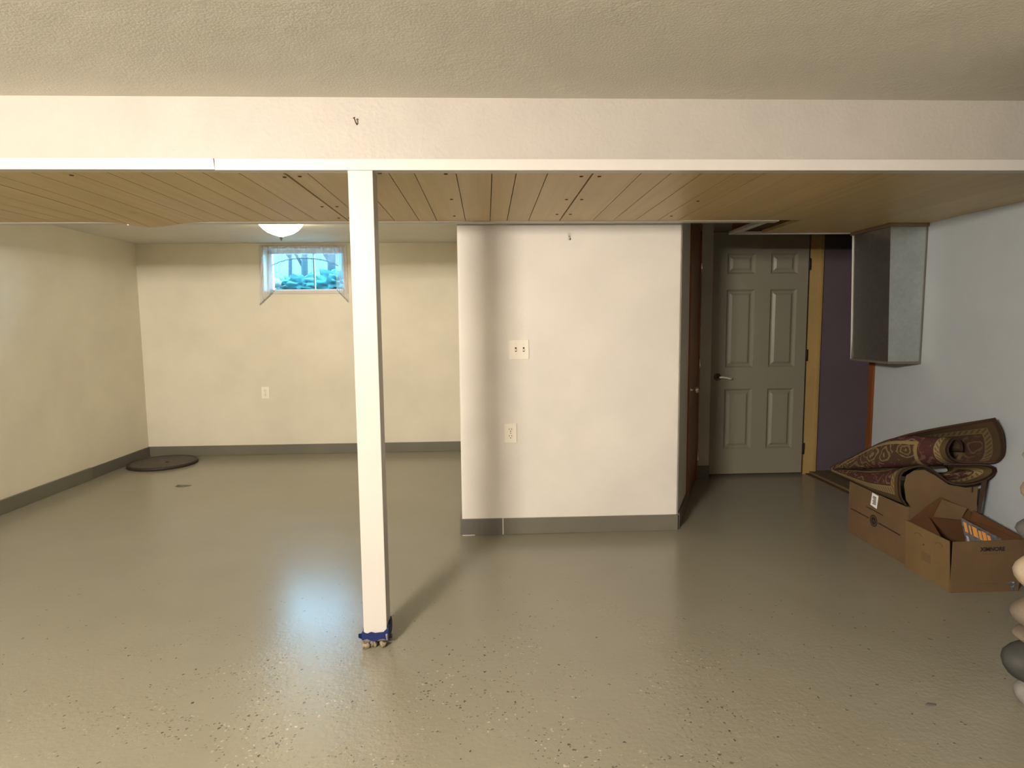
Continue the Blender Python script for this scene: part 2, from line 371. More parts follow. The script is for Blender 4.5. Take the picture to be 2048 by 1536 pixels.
# ------------------------------------------------------------------ setting: floor, walls, ceilings
struct(box('floor', (XL-0.2, YR-0.2, -0.2), (2.615, YB+0.2, 0), 'floor'))
struct(box('floor_passage', (2.635, 3.2, -0.2), (4.4, YB+0.2, 0.022), 'sill_wood'))
struct(box('wall_left', (XL-0.2, YR-0.2, 0), (XL, YB+0.2, 2.3), 'wall_cream'))
WX0, WX1, WZ0, WZ1 = -2.115, -1.362, 1.588, 1.984
struct(boxes('wall_back', [((XL, YB, 0), (WX0, YB+0.22, 2.3)), ((WX1, YB, 0), (4.4, YB+0.22, 2.3)), ((WX0, YB, 0), (WX1, YB+0.22, WZ0)), ((WX0, YB, WZ1), (WX1, YB+0.22, 2.3))], 'wall_cream'))
struct(boxes('wall_right', [((XR, YR-0.2, 0), (2.69, 4.03, 2.3)), ((XR, 4.03, 1.95), (2.69, 4.85, 2.3)), ((XR, 4.85, 0), (2.69, YB, 2.3))], 'wall_cool'))
M['wall_dark'] = paint('wall_dark', (0.06, 0.045, 0.03), 0.5)  # near-black, so unseen surfaces behind the viewer bounce little light
struct(box('wall_rear', (XL-0.2, YR-0.2, 0), (XR, YR, 2.3), 'wall_dark'))
struct(box('wall_left_light_absorber', (XL, YR, 0.1), (XL+0.02, 1.6, ZC1), 'wall_dark'))  # unseen dark sheet added to cut bounced fill on the left
struct(box('wall_right_light_absorber', (XR-0.02, YR, 0.1), (XR, 1.0, ZC1), 'wall_dark'))  # unseen dark sheet added to cut bounced light on the right
struct(box('ceiling', (XL, YR, ZC1), (XR, YS+0.02, 2.3), 'ceiling'))
struct(box('ceiling_back_room', (XL, YS+0.02, ZC2), (XR, YB, 2.3), 'ceiling'))
# passage beyond the side doorway
struct(box('wall_passage', (2.69, 4.852, 0.0), (4.4, 5.05, 2.3), 'wall_purple'))
struct(boxes('wall_passage_side', [((4.4, 3.0, 0), (4.6, 5.05, 2.3)), ((2.69, 3.0, 0), (4.4, 3.2, 2.3))], 'wall_purple'))
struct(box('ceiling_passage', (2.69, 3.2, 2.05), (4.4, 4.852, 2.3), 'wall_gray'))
# closet block in the middle, its slanted side wall and the alcove wall
o = struct(box('wall_partition', (XP0, YP, 0), (XP1, YB, ZC2), 'wall_white')); bev(o, 0.012, 3)
A, Bp = Vector((1.144, 3.575, 0)), Vector((1.667, 4.754, 0)); D = (Bp-A).normalized(); N = Vector((D.y, -D.x, 0))
def dg(t, off, z): p = A + D*t + N*off; return (p.x, p.y, z)
def diag(t0, t1, o0, o1, z0, z1): return [dg(t0, o1, z0), dg(t1, o1, z0), dg(t1, o0, z0), dg(t0, o0, z0), dg(t0, o1, z1), dg(t1, o1, z1), dg(t1, o0, z1), dg(t0, o0, z1)]
L = (Bp-A).length
V, Fc = [], []
for args in ((0.0, 0.49, -0.1, 0, 0, ZC2), (1.285, L+0.02, -0.1, 0, 0, ZC2), (0.49, 1.285, -0.1, 0, 1.99, ZC2)):
    k = len(V); V += diag(*args); Fc += [tuple(i+k for i in f) for f in BOXF]
o = struct(mesh_obj('wall_slanted', V, Fc, 'wall_white')); fixn(o)
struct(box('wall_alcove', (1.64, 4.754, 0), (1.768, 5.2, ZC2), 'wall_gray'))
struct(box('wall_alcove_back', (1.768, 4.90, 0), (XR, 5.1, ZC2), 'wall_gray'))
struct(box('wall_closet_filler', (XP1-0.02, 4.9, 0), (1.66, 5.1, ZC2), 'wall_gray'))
# baseboards (painted like the floor), in the lengths the photograph shows
BH = 0.095
bl = struct(box('baseboard_left', (XL, 5.13, 0), (XL+0.014, YB, BH), 'base_gray_dark', bevel=0.003))
o = box('board', (XL, YR, 0), (XL+0.02, 5.125, BH+0.004), 'base_gray', bl, 0.003)
struct(box('baseboard_back', (XL+0.014, YB-0.014, 0), (XP0-0.014, YB, BH), 'base_gray', bevel=0.003))
bp = struct(box('baseboard_partition', (0.086, YP-0.014, 0.0), (XP1, YP, 0.096), 'base_gray', bevel=0.003))
box('board', (XP0, YP-0.018, -0.0), (0.080, YP, 0.097), 'base_gray_dark', bp, 0.003)
box('board', (XP0-0.013, YP, 0), (XP0, YB-0.015, BH), 'base_gray', bp, 0.003)
box('pale_strip', (0.0795, YP-0.0165, 0.0), (0.0865, YP-0.004, 0.096), 'trim_white', bp)  # added pale fill stands in for the white wall seen through the joint
box('pale_strip', (XP0+0.003, YP-0.021, 0.0), (-0.085, YP-0.017, 0.004), 'trim_white', bp)  # pale line along the foot of the first board
struct(hexa('baseboard_slanted', diag(0.0, 0.478, 0, 0.012, 0, BH), 'base_gray_dark'))
struct(box('baseboard_alcove', (1.665, 4.742, 0), (1.768, 4.754, 0.105), 'base_gray_dark'))
struct(box('baseboard_right', (XR-0.014, YR, 0), (XR, 3.97, BH), 'base_gray_dark', bevel=0.003))

# ------------------------------------------------------------------ boxed beam and panelled soffit
bm_ = struct(boxes('ceiling_beam', [((XL, YS, ZS+0.004), (XR, YS+0.1, ZC1))], 'beam_paint'))
sof = struct(boxes('ceiling_soffit', [((XL, YS+0.1, ZS+0.02), (XR, YSB, ZC2)), ((1.60, YSB, ZS+0.02), (XR, YSN, ZC2))], 'groove'))
box('end_panel', (1.594, YSB+0.0, ZS+0.01), (1.60, YSN, ZC2-0.005), 'stain_wood', sof)
grooves = [-3.305, -3.18, -3.04, -2.91, -2.75, -2.62, -2.47, -2.30, -2.19, -2.062, -1.904, -1.80, -1.644, -1.499, -1.376, -1.255, -1.135, -1.035, -0.907, -0.739, -0.657, -0.490, -0.357, -0.262, -0.106, 0.029, 0.121, 0.240, 0.412, 0.597, 0.711, 0.832, 0.960, 1.075, 1.20, 1.36, 1.542, 1.78, 2.0, 2.22, 2.42, XR]
SEAMS = (-0.739, 0.412, 1.542, -1.904)
def sag(x, y):
    g = math.exp(-((x+1.79)/0.15)**2) * max(0, (y-2.6)/0.84)**2
    return 0.029*g
for i in range(len(grooves)-1):
    x0, x1 = grooves[i], grooves[i+1]
    def gap(g): return 0.0035 if g in SEAMS else 0.0017
    right = x0 > 1.58
    g0, g1 = (gap(x0), gap(x1)) if x1 < 1.3 else (0.0006 if x0 not in SEAMS else 0.002, 0.0006 if x1 not in SEAMS else 0.002)
    yend = YSN-0.02 if right else YSB
    ny = 12; nx = 5 if -2.3 < x0 < -1.3 else 1; V, Fc = [], []; nr = nx+3
    for j in range(ny+1):
        y = YS+0.036 + (yend-YS-0.036)*j/ny
        # an open seam between the sheets gapes a little towards the front
        e1 = 0.003*(1-j/ny) if x1 in SEAMS[:1] else 0
        xa, xb = x0+g0, x1-g1-e1
        for q in range(nx+1):
            x = xa+(xb-xa)*q/nx; V.append((x, y, ZS-sag(x, y)))
        V += [(xb, y, ZS+0.02), (xa, y, ZS+0.02)]
    for j in range(ny):
        k = nr*j
        for q in range(nr): Fc.append((k+q, k+(q+1) % nr, k+nr+(q+1) % nr, k+nr+q))
    Fc += [tuple(range(nr-1, -1, -1)), tuple(nr*ny+q for q in range(nr))]
    o = mesh_obj('plank', V, Fc, 'panel_wood', sof); fixn(o)
nails = [(-0.775, 3.02), (-0.705, 3.02), (-0.77, 3.33), (-0.715, 3.33), (-0.70, 2.42), (-0.76, 2.43), (0.375, 2.42), (0.445, 2.42), (0.375, 2.86), (0.445, 2.86), (0.375, 3.24), (0.445, 3.24), (-0.145, 2.38), (-0.15, 2.85), (-0.16, 3.28), (0.995, 3.30), (-1.58, 3.30), (-1.53, 2.40), (-0.39, 2.37), (-1.87, 2.95), (1.0, 2.9)]
n0 = None
for x, y in nails:
    if n0 is None:
        n0 = lathe('nail_head', [(0.0075, 0), (0.0075, 0.002), (0.003, 0.004)], 'groove', (0, 0, 0), sof, 8); n0.location = (x, y, ZS-0.002)
    else:
        c = n0.copy(); COL.objects.link(c); c.parent = sof; c.location = (x, y, ZS-0.002)
# white corner trim along the beam's lower edge, two lengths meeting at a visible joint, and the trim behind the soffit
def angle_trim(name, x0, x1, dz=0.0, parent=None, slant=0.0):
    prof = [(YS-0.006, ZS+0.033), (YS, ZS+0.033), (YS, ZS+0.0), (YS+0.038, ZS+0.0), (YS+0.038, ZS-0.006), (YS-0.006, ZS-0.006)]
    n = len(prof)
    V = [(x0, y, z+dz) for y, z in prof] + [(x1+(slant if z < ZS else 0), y, z+dz) for y, z in prof]
    Fc = [tuple(range(n-1, -1, -1)), tuple(range(n, 2*n))] + [(i, (i+1) % n, n+(i+1) % n, n+i) for i in range(n)]
    o = mesh_obj(name, V, Fc, 'trim_white', parent); fixn(o); return o
t1 = struct(angle_trim('trim_1', -0.962, XR, -0.0015))
angle_trim('strip', XL, -0.9665, 0.001, t1, 0.004)
t2 = struct(box('trim_2', (XL, YSB, ZS-0.006), (1.652, YSB+0.058, ZS+0.014), 'trim_white', bevel=0.002))
t3 = struct(box('trim_3', (1.572, YSB+0.058, ZS-0.006), (1.612, YSN, ZS+0.016), 'trim_white', bevel=0.002))
t4 = struct(box('trim_4', (1.60, YSN-0.025, ZS-0.006), (2.372, YSN, ZS+0.012), 'trim_white', bevel=0.002))

# ------------------------------------------------------------------ basement window, curtain, what is outside
w1 = struct(boxes('window_1', [((WX0-0.036, YB-0.012, WZ1), (WX1+0.036, YB, WZ1+0.036)), ((WX0-0.036, YB-0.012, WZ0-0.028), (WX1+0.036, YB, WZ0)),
    ((WX0-0.036, YB-0.012, WZ0), (WX0, YB, WZ1)), ((WX1, YB-0.012, WZ0), (WX1+0.036, YB, WZ1))], 'trim_white'))
yw = YB+0.12
boxes('sash_frame', [((WX0, yw, WZ0), (WX1, yw+0.05, WZ0+0.022)), ((WX0, yw, WZ1-0.03), (WX1, yw+0.05, WZ1)), ((WX0, yw, WZ0), (WX0+0.035, yw+0.05, WZ1)), ((WX1-0.035, yw, WZ0), (WX1, yw+0.05, WZ1))], 'vinyl', w1)
box('mullion', (-1.685, yw+0.01, WZ0+0.022), (-1.677, yw+0.05, WZ1-0.03), 'base_gray_dark', w1)  # backlit darkness of the bar is put into its colour
for a, b in ((WX0+0.035, -1.688), (-1.674, WX1-0.035)):
    box('pane', (a, yw+0.022, WZ0+0.022), (b, yw+0.026, WZ1-0.03), 'glass', w1)
# sheer curtain: gathered top, arched valance, tails hanging past the sill
cu = thing('sheer_curtain', 'sheer white voile curtain with arched valance over the small basement window', 'curtain', (-1.74, YB-0.03, 2.0))
def cur_y(x, z): return YB-0.030 - 0.009*math.sin(x*95+1.3*math.sin(z*9)) - 0.004*math.sin(x*210)
def cur_strip(name, xs, ztop, zbot, mat, nz=14, shear=None):
    V, Fc = [], []; n = len(xs)
    for i, x in enumerate(xs):
        for j in range(nz+1):
            z = ztop(x) + (zbot(x)-ztop(x))*j/nz; V.append((x, cur_y(x, z), z))
    for i in range(n-1):
        for j in range(nz):
            k = i*(nz+1)+j; Fc.append((k, k+1, k+nz+2, k+nz+1))
    if shear:
        xo, xi, dx = shear
        for k, v in enumerate(V):
            f = (v[0]-xi)/(xo-xi); h = min(1, max(0, (v[2]-1.58)/0.42)); V[k] = (v[0]+dx*f*h, v[1], v[2])
    return mesh_obj(name, V, Fc, mat, cu, True)
def lin(x, x0, y0, x1, y1): return y0+(y1-y0)*(x-x0)/(x1-x0)
def rng(a, b, n): return [a+(b-a)*i/(n-1) for i in range(n)]
topz = lambda x: 2.004+0.003*math.sin(x*60)
arch = lambda x: 1.885-0.075*abs((x+1.725)/0.325)**2.4
cur_strip('valance', rng(-2.05, -1.405, 90), topz, arch, 'sheer')
cur_strip('side_panel', rng(-2.163, -2.02, 26), topz, lambda x: lin(x, -2.163, 1.452, -2.02, 1.585) , 'sheer', 24, (-2.163, -2.02, 0.055))
cur_strip('side_panel', rng(-1.43, -1.325, 22), topz, lambda x: lin(x, -1.325, 1.472, -1.43, 1.590), 'sheer', 24, (-1.325, -1.43, -0.03))
hem = lambda f, w: (lambda x: f(x)+w)
cur_strip('hem', rng(-2.05, -1.405, 90), hem(arch, 0.011), arch, 'hem', 1)
cur_strip('hem', rng(-2.163, -2.02, 26), lambda x: lin(x, -2.163, 1.466, -2.02, 1.594), lambda x: lin(x, -2.163, 1.452, -2.02, 1.585), 'hem', 1)
cur_strip('hem', rng(-1.43, -1.325, 22), lambda x: lin(x, -1.325, 1.486, -1.43, 1.599), lambda x: lin(x, -1.325, 1.472, -1.43, 1.590), 'hem', 1)
tube('rod', [(-2.125, YB-0.022, 2.006), (-1.345, YB-0.022, 2.006)], 0.006, 'trim_white', cu)
# outside
struct(mesh_obj('ground_outside', [(-12, 6.24, 1.56), (6, 6.24, 1.56), (6, 16, 2.05), (-12, 16, 2.05), (-12, 6.24, 1.2), (6, 6.24, 1.2), (6, 16, 1.2), (-12, 16, 1.2)], [f for f in BOXF], 'snow'))
fe = thing('board_fence', 'pale board fence with upright boards far outside the window', 'fence', (-3.0, 13, 1.8))
for i in range(34):
    x = -6.6+i*0.2
    box('board', (x, 13.0+0.012*(i % 2), 1.75), (x+0.205, 13.03+0.012*(i % 2), 4.55), 'fence', fe)
for z in (2.3, 3.3, 4.2): box('rail', (-6.6, 13.04, z), (0.2, 13.1, z+0.09), 'fence', fe)
for k, (x, y, r, lb) in enumerate([(-3.62, 10.0, 0.05, 'thin tree trunk outside the window, leftmost'), (-3.25, 11.2, 0.06, 'tree trunk outside the window, second from the left'), (-3.0, 9.6, 0.028, 'slim leaning sapling outside left of the window mullion'), (-2.6, 10.5, 0.07, 'thick tree trunk outside just right of the window mullion'), (-2.1, 9.2, 0.035, 'thin tree trunk outside, rightmost behind the window')]):
    t = thing('tree', lb, 'tree', (x, y, 1.7), 'trees outside the basement window')
    tube('trunk', [(x, y, 1.65), (x+0.04, y, 2.6), (x-0.03+0.2*(k == 2), y, 3.8), (x+0.06+0.4*(k == 2), y, 5.4)], [r, r*0.9, r*0.75, r*0.5], 'bark', t)
    for s in (-1, 1): tube('branch', [(x, y, 2.5+0.2*s), (x+s*0.35, y+0.1, 3.1+0.2*s), (x+s*0.6, y+0.1, 3.9)], [r*0.5, r*0.35, r*0.15], 'bark', t, 6)
def blob(name, c, r, mat, parent=None, seed=0, amp=0.25, sub=3, fr=2.0):
    bm = bmesh.new(); bmesh.ops.create_icosphere(bm, subdivisions=sub, radius=1)
    for v in bm.verts:
        n = noise.noise(v.co*fr+Vector((seed*7.1, seed*3.3, seed)))
        v.co *= 1+amp*n; v.co = Vector((c[0]+v.co.x*r[0], c[1]+v.co.y*r[1], c[2]+v.co.z*r[2]))
    me = bpy.data.meshes.new(name); bm.to_mesh(me); bm.free()
    for p in me.polygons: p.use_smooth = True
    o = bpy.data.objects.new(name, me); COL.objects.link(o); me.materials.append(M[mat] if isinstance(mat, str) else mat)
    if parent: o.parent = parent; o.matrix_parent_inverse = parent.matrix_basis.inverted()
    return o
for k, (x, y, r, lb) in enumerate([(-3.35, 8.4, 0.24, 'low teal shrub outside the window, leftmost of three'), (-2.62, 8.9, 0.26, 'low teal shrub outside the window, middle of three'), (-2.0, 8.3, 0.24, 'low teal shrub outside the window, rightmost of three')]):
    tag(blob('shrub', (x, y, 1.8), (r*1.2, r, 0.16), 'leaf', None, k+1, 0.7, 4, 4), lb, 'shrub', 'shrubs outside the basement window')
tag(blob('boulder', (-2.66, 7.9, 1.80), (0.10, 0.06, 0.06), 'snow', None, 9, 0.4), 'small white boulder between the shrubs outside the window', 'boulder')

# ------------------------------------------------------------------ dome ceiling lights
def ceiling_light(x, y, z, r, glow, label):
    t = thing('ceiling_light', label, 'light', (x, y, z), 'dome ceiling lights')
    lathe('canopy', [(r*0.55, 0), (r*0.62, -0.01), (r*0.62, -0.02), (r*0.3, -0.03)], 'bronze', (x, y, z), t)
    prof = [(r*0.9, -0.024), (r, -0.026), (r*1.0, -0.033), (r*0.93, -0.048), (r*0.8, -0.07), (r*0.62, -0.092), (r*0.42, -0.106), (r*0.22, -0.116), (r*0.08, -0.122), (0.004, -0.128)]
    lathe('glass_dome', prof, glow, (x, y, z), t, 40)
    lathe('finial', [(0.012, -0.122), (0.017, -0.128), (0.012, -0.136), (0.006, -0.141), (0.008, -0.147), (0.003, -0.153)], 'bronze', (x, y, z), t, 16)
ceiling_light(-1.515, 4.7, ZC2, 0.158, 'glow_back', 'lit frosted glass dome light with bronze finial near the window')
lx, ly = -1.80, -1.10
pl = thing('drum_light', 'lit wide drum shade lamp hanging under the ceiling behind the viewer', 'light', (lx, ly, ZC1))
lathe('canopy', [(0.07, 0), (0.07, -0.014), (0.012, -0.024), (0.012, -0.12)], 'bronze', (lx, ly, ZC1), pl)
lathe('drum_shade', [(0.28, 1.735), (0.28, 1.945)], 'glow_front', (lx, ly, 0), pl, 48, caps=False)
lathe('top_cap', [(0.283, 1.945), (0.283, 1.950), (0.012, 1.950)], 'trim_white', (lx, ly, 0), pl, 48)
lathe('bottom_cap', [(0.012, 1.730), (0.283, 1.730), (0.283, 1.735)], 'trim_white', (lx, ly, 0), pl, 48)

# ------------------------------------------------------------------ post
po = thing('support_post', 'white square support post under the beam with blue tape at its foot', 'post', (-0.449, 2.345, 0))
box('shaft', (-0.494, 2.30, 0.055), (-0.404, 2.39, ZS-0.006), 'trim_white', po, 0.003)
# torn painter's tape wrapped round the foot
ring, V, Fc = [(-0.497, 2.297), (-0.401, 2.297), (-0.401, 2.393), (-0.497, 2.393)], [], []
path = []
for i in range(4):
    a, b = ring[i], ring[(i+1) % 4]
    for j in range(6): path.append((a[0]+(b[0]-a[0])*j/6, a[1]+(b[1]-a[1])*j/6))
for i, (x, y) in enumerate(path):
    lo, hi = 0.030+0.006*math.sin(i*1.7), 0.060+0.006*math.sin(i*2.9+1)
    if 5 < i < 12: hi += 0.02; lo += 0.0
    V += [(x, y, lo), (x, y, hi)]
n = len(path)
for i in range(n): k = (i+1) % n; Fc.append((2*i, 2*k, 2*k+1, 2*i+1))
tp = mesh_obj('painter_tape', V, Fc, 'tape_blue', po); sm = tp.modifiers.new('s', 'SOLIDIFY'); sm.thickness = 0.004; sm.offset = 1
mesh_obj('tape_end', [(-0.500, 2.296, 0.034), (-0.512, 2.288, 0.045), (-0.512, 2.288, 0.060), (-0.495, 2.297, 0.058), (-0.500, 2.299, 0.034), (-0.512, 2.291, 0.045), (-0.512, 2.291, 0.060), (-0.495, 2.300, 0.058)], BOXF, 'tape_blue', po)
box('base_plate', (-0.499, 2.294, 0.026), (-0.399, 2.395, 0.056), 'bronze', po, 0.003)
for k in range(9):
    blob('mortar_crumb', (-0.492+0.011*k+random.uniform(-.004, .004), 2.302+random.uniform(-0.012, 0.012)+(0.05 if k % 3 == 2 else 0), 0.011), (0.008+0.004*(k % 2), 0.010, 0.012), 'rubble', po, k+3, 0.9, 2, 3.5)

# ------------------------------------------------------------------ switches, outlets, hook, nail, tack
def outlet(x, y, z, label):
    t = thing('wall_outlet', label, 'outlet', (x, y, z), 'duplex wall outlets')
    box('cover_plate', (x-0.037, y-0.006, z-0.058), (x+0.037, y, z+0.058), 'plate', t, 0.003)
    for s in (0.020, -0.020):
        rc = lathe('receptacle', [(0.0165, 0), (0.0165, 0.0015), (0.015, 0.002)], 'plate', (x-0.001, y-0.0058, z+s), t, 20, Vector((0, -1, 0)))
        boxes('slot', [((x-0.0085, y-0.0085, z+s+0.001), (x-0.0055, y-0.0076, z+s+0.009)), ((x+0.0045, y-0.0085, z+s+0.001), (x+0.0075, y-0.0076, z+s+0.008)), ((x-0.003, y-0.0085, z+s-0.010), (x+0.002, y-0.0076, z+s-0.005))], 'dark_slot', rc)
    lathe('screw', [(0.003, 0), (0.003, 0.001)], 'chrome', (x, y-0.006, z), t, 8, Vector((0, -1, 0)))
outlet(0.134, YP, 0.610, 'cream duplex wall outlet low on the white partition below the switch')
outlet(-2.158, YB, 0.608, 'cream duplex wall outlet on the yellow back wall below the window')
sw = thing('light_switch', 'cream double toggle light switch plate on the white partition', 'switch', (0.188, YP, 1.102))
box('cover_plate', (0.130, YP-0.006, 1.045), (0.246, YP, 1.159), 'plate', sw, 0.003)
for x in (0.169, 0.215):
    box('toggle_slot', (x-0.005, YP-0.0066, 1.089), (x+0.005, YP-0.0058, 1.115), 'dark_slot', sw)
    hexa('toggle', [(x-0.0042, YP-0.017, 1.094), (x+0.0042, YP-0.017, 1.094), (x+0.0042, YP-0.006, 1.095), (x-0.0042, YP-0.006, 1.095), (x-0.0042, YP-0.018, 1.101), (x+0.0042, YP-0.018, 1.101), (x+0.0042, YP-0.006, 1.107), (x-0.0042, YP-0.006, 1.107)], 'plate', sw, 0.001)
    for z in (1.072, 1.132): lathe('screw', [(0.003, 0), (0.003, 0.001)], 'plate', (x, YP-0.006, z), sw, 8, Vector((0, -1, 0)))
hk = thing('wall_hook', 'small white adhesive hook high on the white partition', 'hook', (0.481, YP, 1.745))
box('backing', (0.472, YP-0.004, 1.727), (0.490, YP, 1.766), 'trim_white', hk, 0.004)
tube('prong', [(0.481, YP-0.003, 1.752), (0.481, YP-0.008, 1.738), (0.481, YP-0.016, 1.730), (0.481, YP-0.021, 1.737)], [0.003, 0.0035, 0.004, 0.003], 'trim_white', hk, 8)
nl = thing('bent_nail', 'dark bent nail sticking out of the white beam above the post', 'nail', (-0.456, YS, 1.972))
tube('shank', [(-0.4545, YS+0.004, 1.968), (-0.456, YS-0.012, 1.972), (-0.460, YS-0.020, 1.985)], 0.0022, 'groove', nl, 8)
lathe('head', [(0.0048, 0), (0.0048, 0.002)], 'groove', (-0.460, YS-0.020, 1.985), nl, 10, Vector((-0.3, -0.5, 0.8)).normalized())
tk = tag(lathe('push_pin', [(0.0015, 0.016), (0.0055, 0.012), (0.005, 0.003), (0.0065, 0.0)], 'label_white', (-1.905, YSB-0.02, ZS-0.022), None, 10), 'tiny white push pin under the sagging end of the wood panelling', 'pin')

# ------------------------------------------------------------------ sump lid
lid = thing('sump_lid', 'round dark brown sump pit lid lying on the floor in the far left corner', 'lid', (-2.985, 5.655, 0))
lathe('cover', [(0.268, 0.012), (0.268, 0.020), (0.262, 0.024), (0.06, 0.0255), (0.001, 0.0255)], 'lid', (-2.985, 5.655, 0), lid, 64, smooth=False)
lathe('rim', [(0.290, 0), (0.290, 0.018), (0.286, 0.026), (0.272, 0.028), (0.266, 0.022), (0.266, 0.004)], 'lid_rim', (-2.985, 5.655, 0), lid, 64)
lathe('knob', [(0.016, 0.024), (0.016, 0.03), (0.01, 0.033)], 'lid_rim', (-2.93, 5.62, 0), lid, 12)
tag(blob('floor_debris', (1.43, 1.826, 0.001), (0.018, 0.008, 0.002), 'base_gray_dark', None, 8, 0.6, 2, 3), 'tiny dark smudge of dirt on the floor at the lower right', 'debris')
tag(blob('floor_debris', (-2.416, 4.844, 0.002), (0.055, 0.03, 0.004), 'base_gray_dark', None, 5, 0.6, 2, 3), 'small flat scrap of dirt on the floor right of the sump lid', 'debris')

# ------------------------------------------------------------------ white six-panel door, swung open into the room
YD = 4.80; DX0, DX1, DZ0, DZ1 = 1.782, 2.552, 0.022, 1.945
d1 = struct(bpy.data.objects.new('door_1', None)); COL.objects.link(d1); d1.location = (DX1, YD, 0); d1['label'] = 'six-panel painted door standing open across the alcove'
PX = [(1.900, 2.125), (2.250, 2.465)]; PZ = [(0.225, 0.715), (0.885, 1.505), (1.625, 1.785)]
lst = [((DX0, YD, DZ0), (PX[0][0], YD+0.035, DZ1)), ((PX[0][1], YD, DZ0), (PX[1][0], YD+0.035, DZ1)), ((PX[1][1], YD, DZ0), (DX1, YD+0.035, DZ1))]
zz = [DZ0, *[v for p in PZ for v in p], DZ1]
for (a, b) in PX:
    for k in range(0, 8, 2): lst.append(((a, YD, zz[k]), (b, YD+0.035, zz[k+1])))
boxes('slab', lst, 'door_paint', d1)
for (a, b) in PX:
    for (z0, z1) in PZ:
        V, Fc = [], []
        loops = [(0, 0.0), (0.016, 0.016), (0.026, 0.016), (0.046, 0.004)]
        for ins, dep in loops:
            V += [(a+ins, YD+dep, z0+ins), (b-ins, YD+dep, z0+ins), (b-ins, YD+dep, z1-ins), (a+ins, YD+dep, z1-ins)]
        for l in range(3):
            for q in range(4): Fc.append((4*l+q, 4*l+(q+1) % 4, 4*l+4+(q+1) % 4, 4*l+4+q))
        Fc.append((12, 13, 14, 15))
        mesh_obj('door_panel', V, Fc, 'door_paint', d1)
lv = bpy.data.objects.new('lever_handle', None); COL.objects.link(lv); lv.parent = d1; lv.matrix_parent_inverse = d1.matrix_basis.inverted()
zL = 0.813
def sub(o): return o
rose = lathe('lever_handle', [(0.030, 0), (0.030, 0.004), (0.024, 0.010), (0.012, 0.014), (0.010, 0.045), (0.012, 0.05)], 'bronze', (1.840, YD, zL), d1, 24, Vector((0, -1, 0)))
bpy.data.objects.remove(lv)
tube('grip', [(1.838, YD-0.046, zL), (1.86, YD-0.05, zL+0.001), (1.895, YD-0.05, zL-0.004), (1.93, YD-0.046, zL-0.012), (1.942, YD-0.042, zL-0.012)], [0.009, 0.009, 0.0075, 0.0065, 0.004], 'glint', rose)
lathe('rear_knob', [(0.026, 0), (0.026, 0.005), (0.010, 0.012), (0.010, 0.035), (0.021, 0.045), (0.023, 0.055), (0.012, 0.064)], 'bronze', (1.830, YD+0.035, zL), rose, 20, Vector((-0.45, 1, 0)).normalized())
box('latch_plate', (DX0-0.0015, YD+0.006, zL-0.028), (DX0, YD+0.030, zL+0.028), 'bronze', d1)
for z in (0.22, 0.98, 1.70):
    h = lathe('hinge', [(0.007, -0.045), (0.007, 0.045)], 'black_line', (DX1+0.006, YD-0.004, z), d1, 10)
    box('leaf', (DX1-0.001, YD, z-0.045), (DX1+0.018, YD+0.002, z+0.045), 'black_line', h)
# doorway it belongs to: raw yellow jamb, dark sill, stained near casing
struct(box('trim_5', (2.583, 4.828, 0.0), (2.69, 4.852, 1.95), 'jamb_yellow', bevel=0.002))
struct(box('trim_6', (2.66, 4.820, 0.022), (2.676, 4.828, 1.94), 'jamb_yellow'))
M['stain_dull'] = wood_mat('stain_dull', (0.13, 0.042, 0.015), (0.17, 0.056, 0.02), (0.2, 0.07, 0.026), (30, 30, 1.5), 0.5, 0.2, False)
struct(box('trim_7', (2.585, 3.985, 0.0), (2.60, 4.032, 1.95), 'stain_dull', bevel=0.002))
struct(box('trim_8', (2.603, 4.03, -0.02), (2.64, 4.828, 0.006), 'groove'))
struct(box('trim_9', (2.60, 4.03, 1.93), (2.69, 4.828, 1.95), 'jamb_yellow'))

# ------------------------------------------------------------------ narrow stained door in the slanted wall
d2 = struct(bpy.data.objects.new('door_2', None)); COL.objects.link(d2); d2.location = dg(0.49, 0, 0); d2['label'] = 'red-brown stained closet door in the slanted wall'
o = hexa('slab', diag(0.532, 1.238, -0.03, 0.002, 0.012, 1.94), 'stain_wood', d2); fixn(o)
for t0, t1_, z0, z1 in ((0.480, 0.532, 0, 1.94), (1.238, 1.29, 0, 1.94), (0.480, 1.29, 1.94, 1.995)):
    o = hexa('casing', diag(t0, t1_, -0.09, 0.012, z0, z1), 'stain_wood', d2); fixn(o)
for z in (0.20, 0.93, 1.66):
    p = dg(1.242, 0.014, z); lathe('hinge', [(0.007, -0.04), (0.009, -0.038), (0.007, -0.036), (0.007, 0.036), (0.009, 0.038), (0.007, 0.04)], 'chrome', p, d2, 10)
p = dg(0.585, 0.002, 0.790)
lathe('knob', [(0.024, 0), (0.024, 0.004), (0.009, 0.010), (0.009, 0.03), (0.020, 0.038), (0.023, 0.048), (0.016, 0.058), (0.004, 0.061)], 'chrome', p, d2, 20, N)

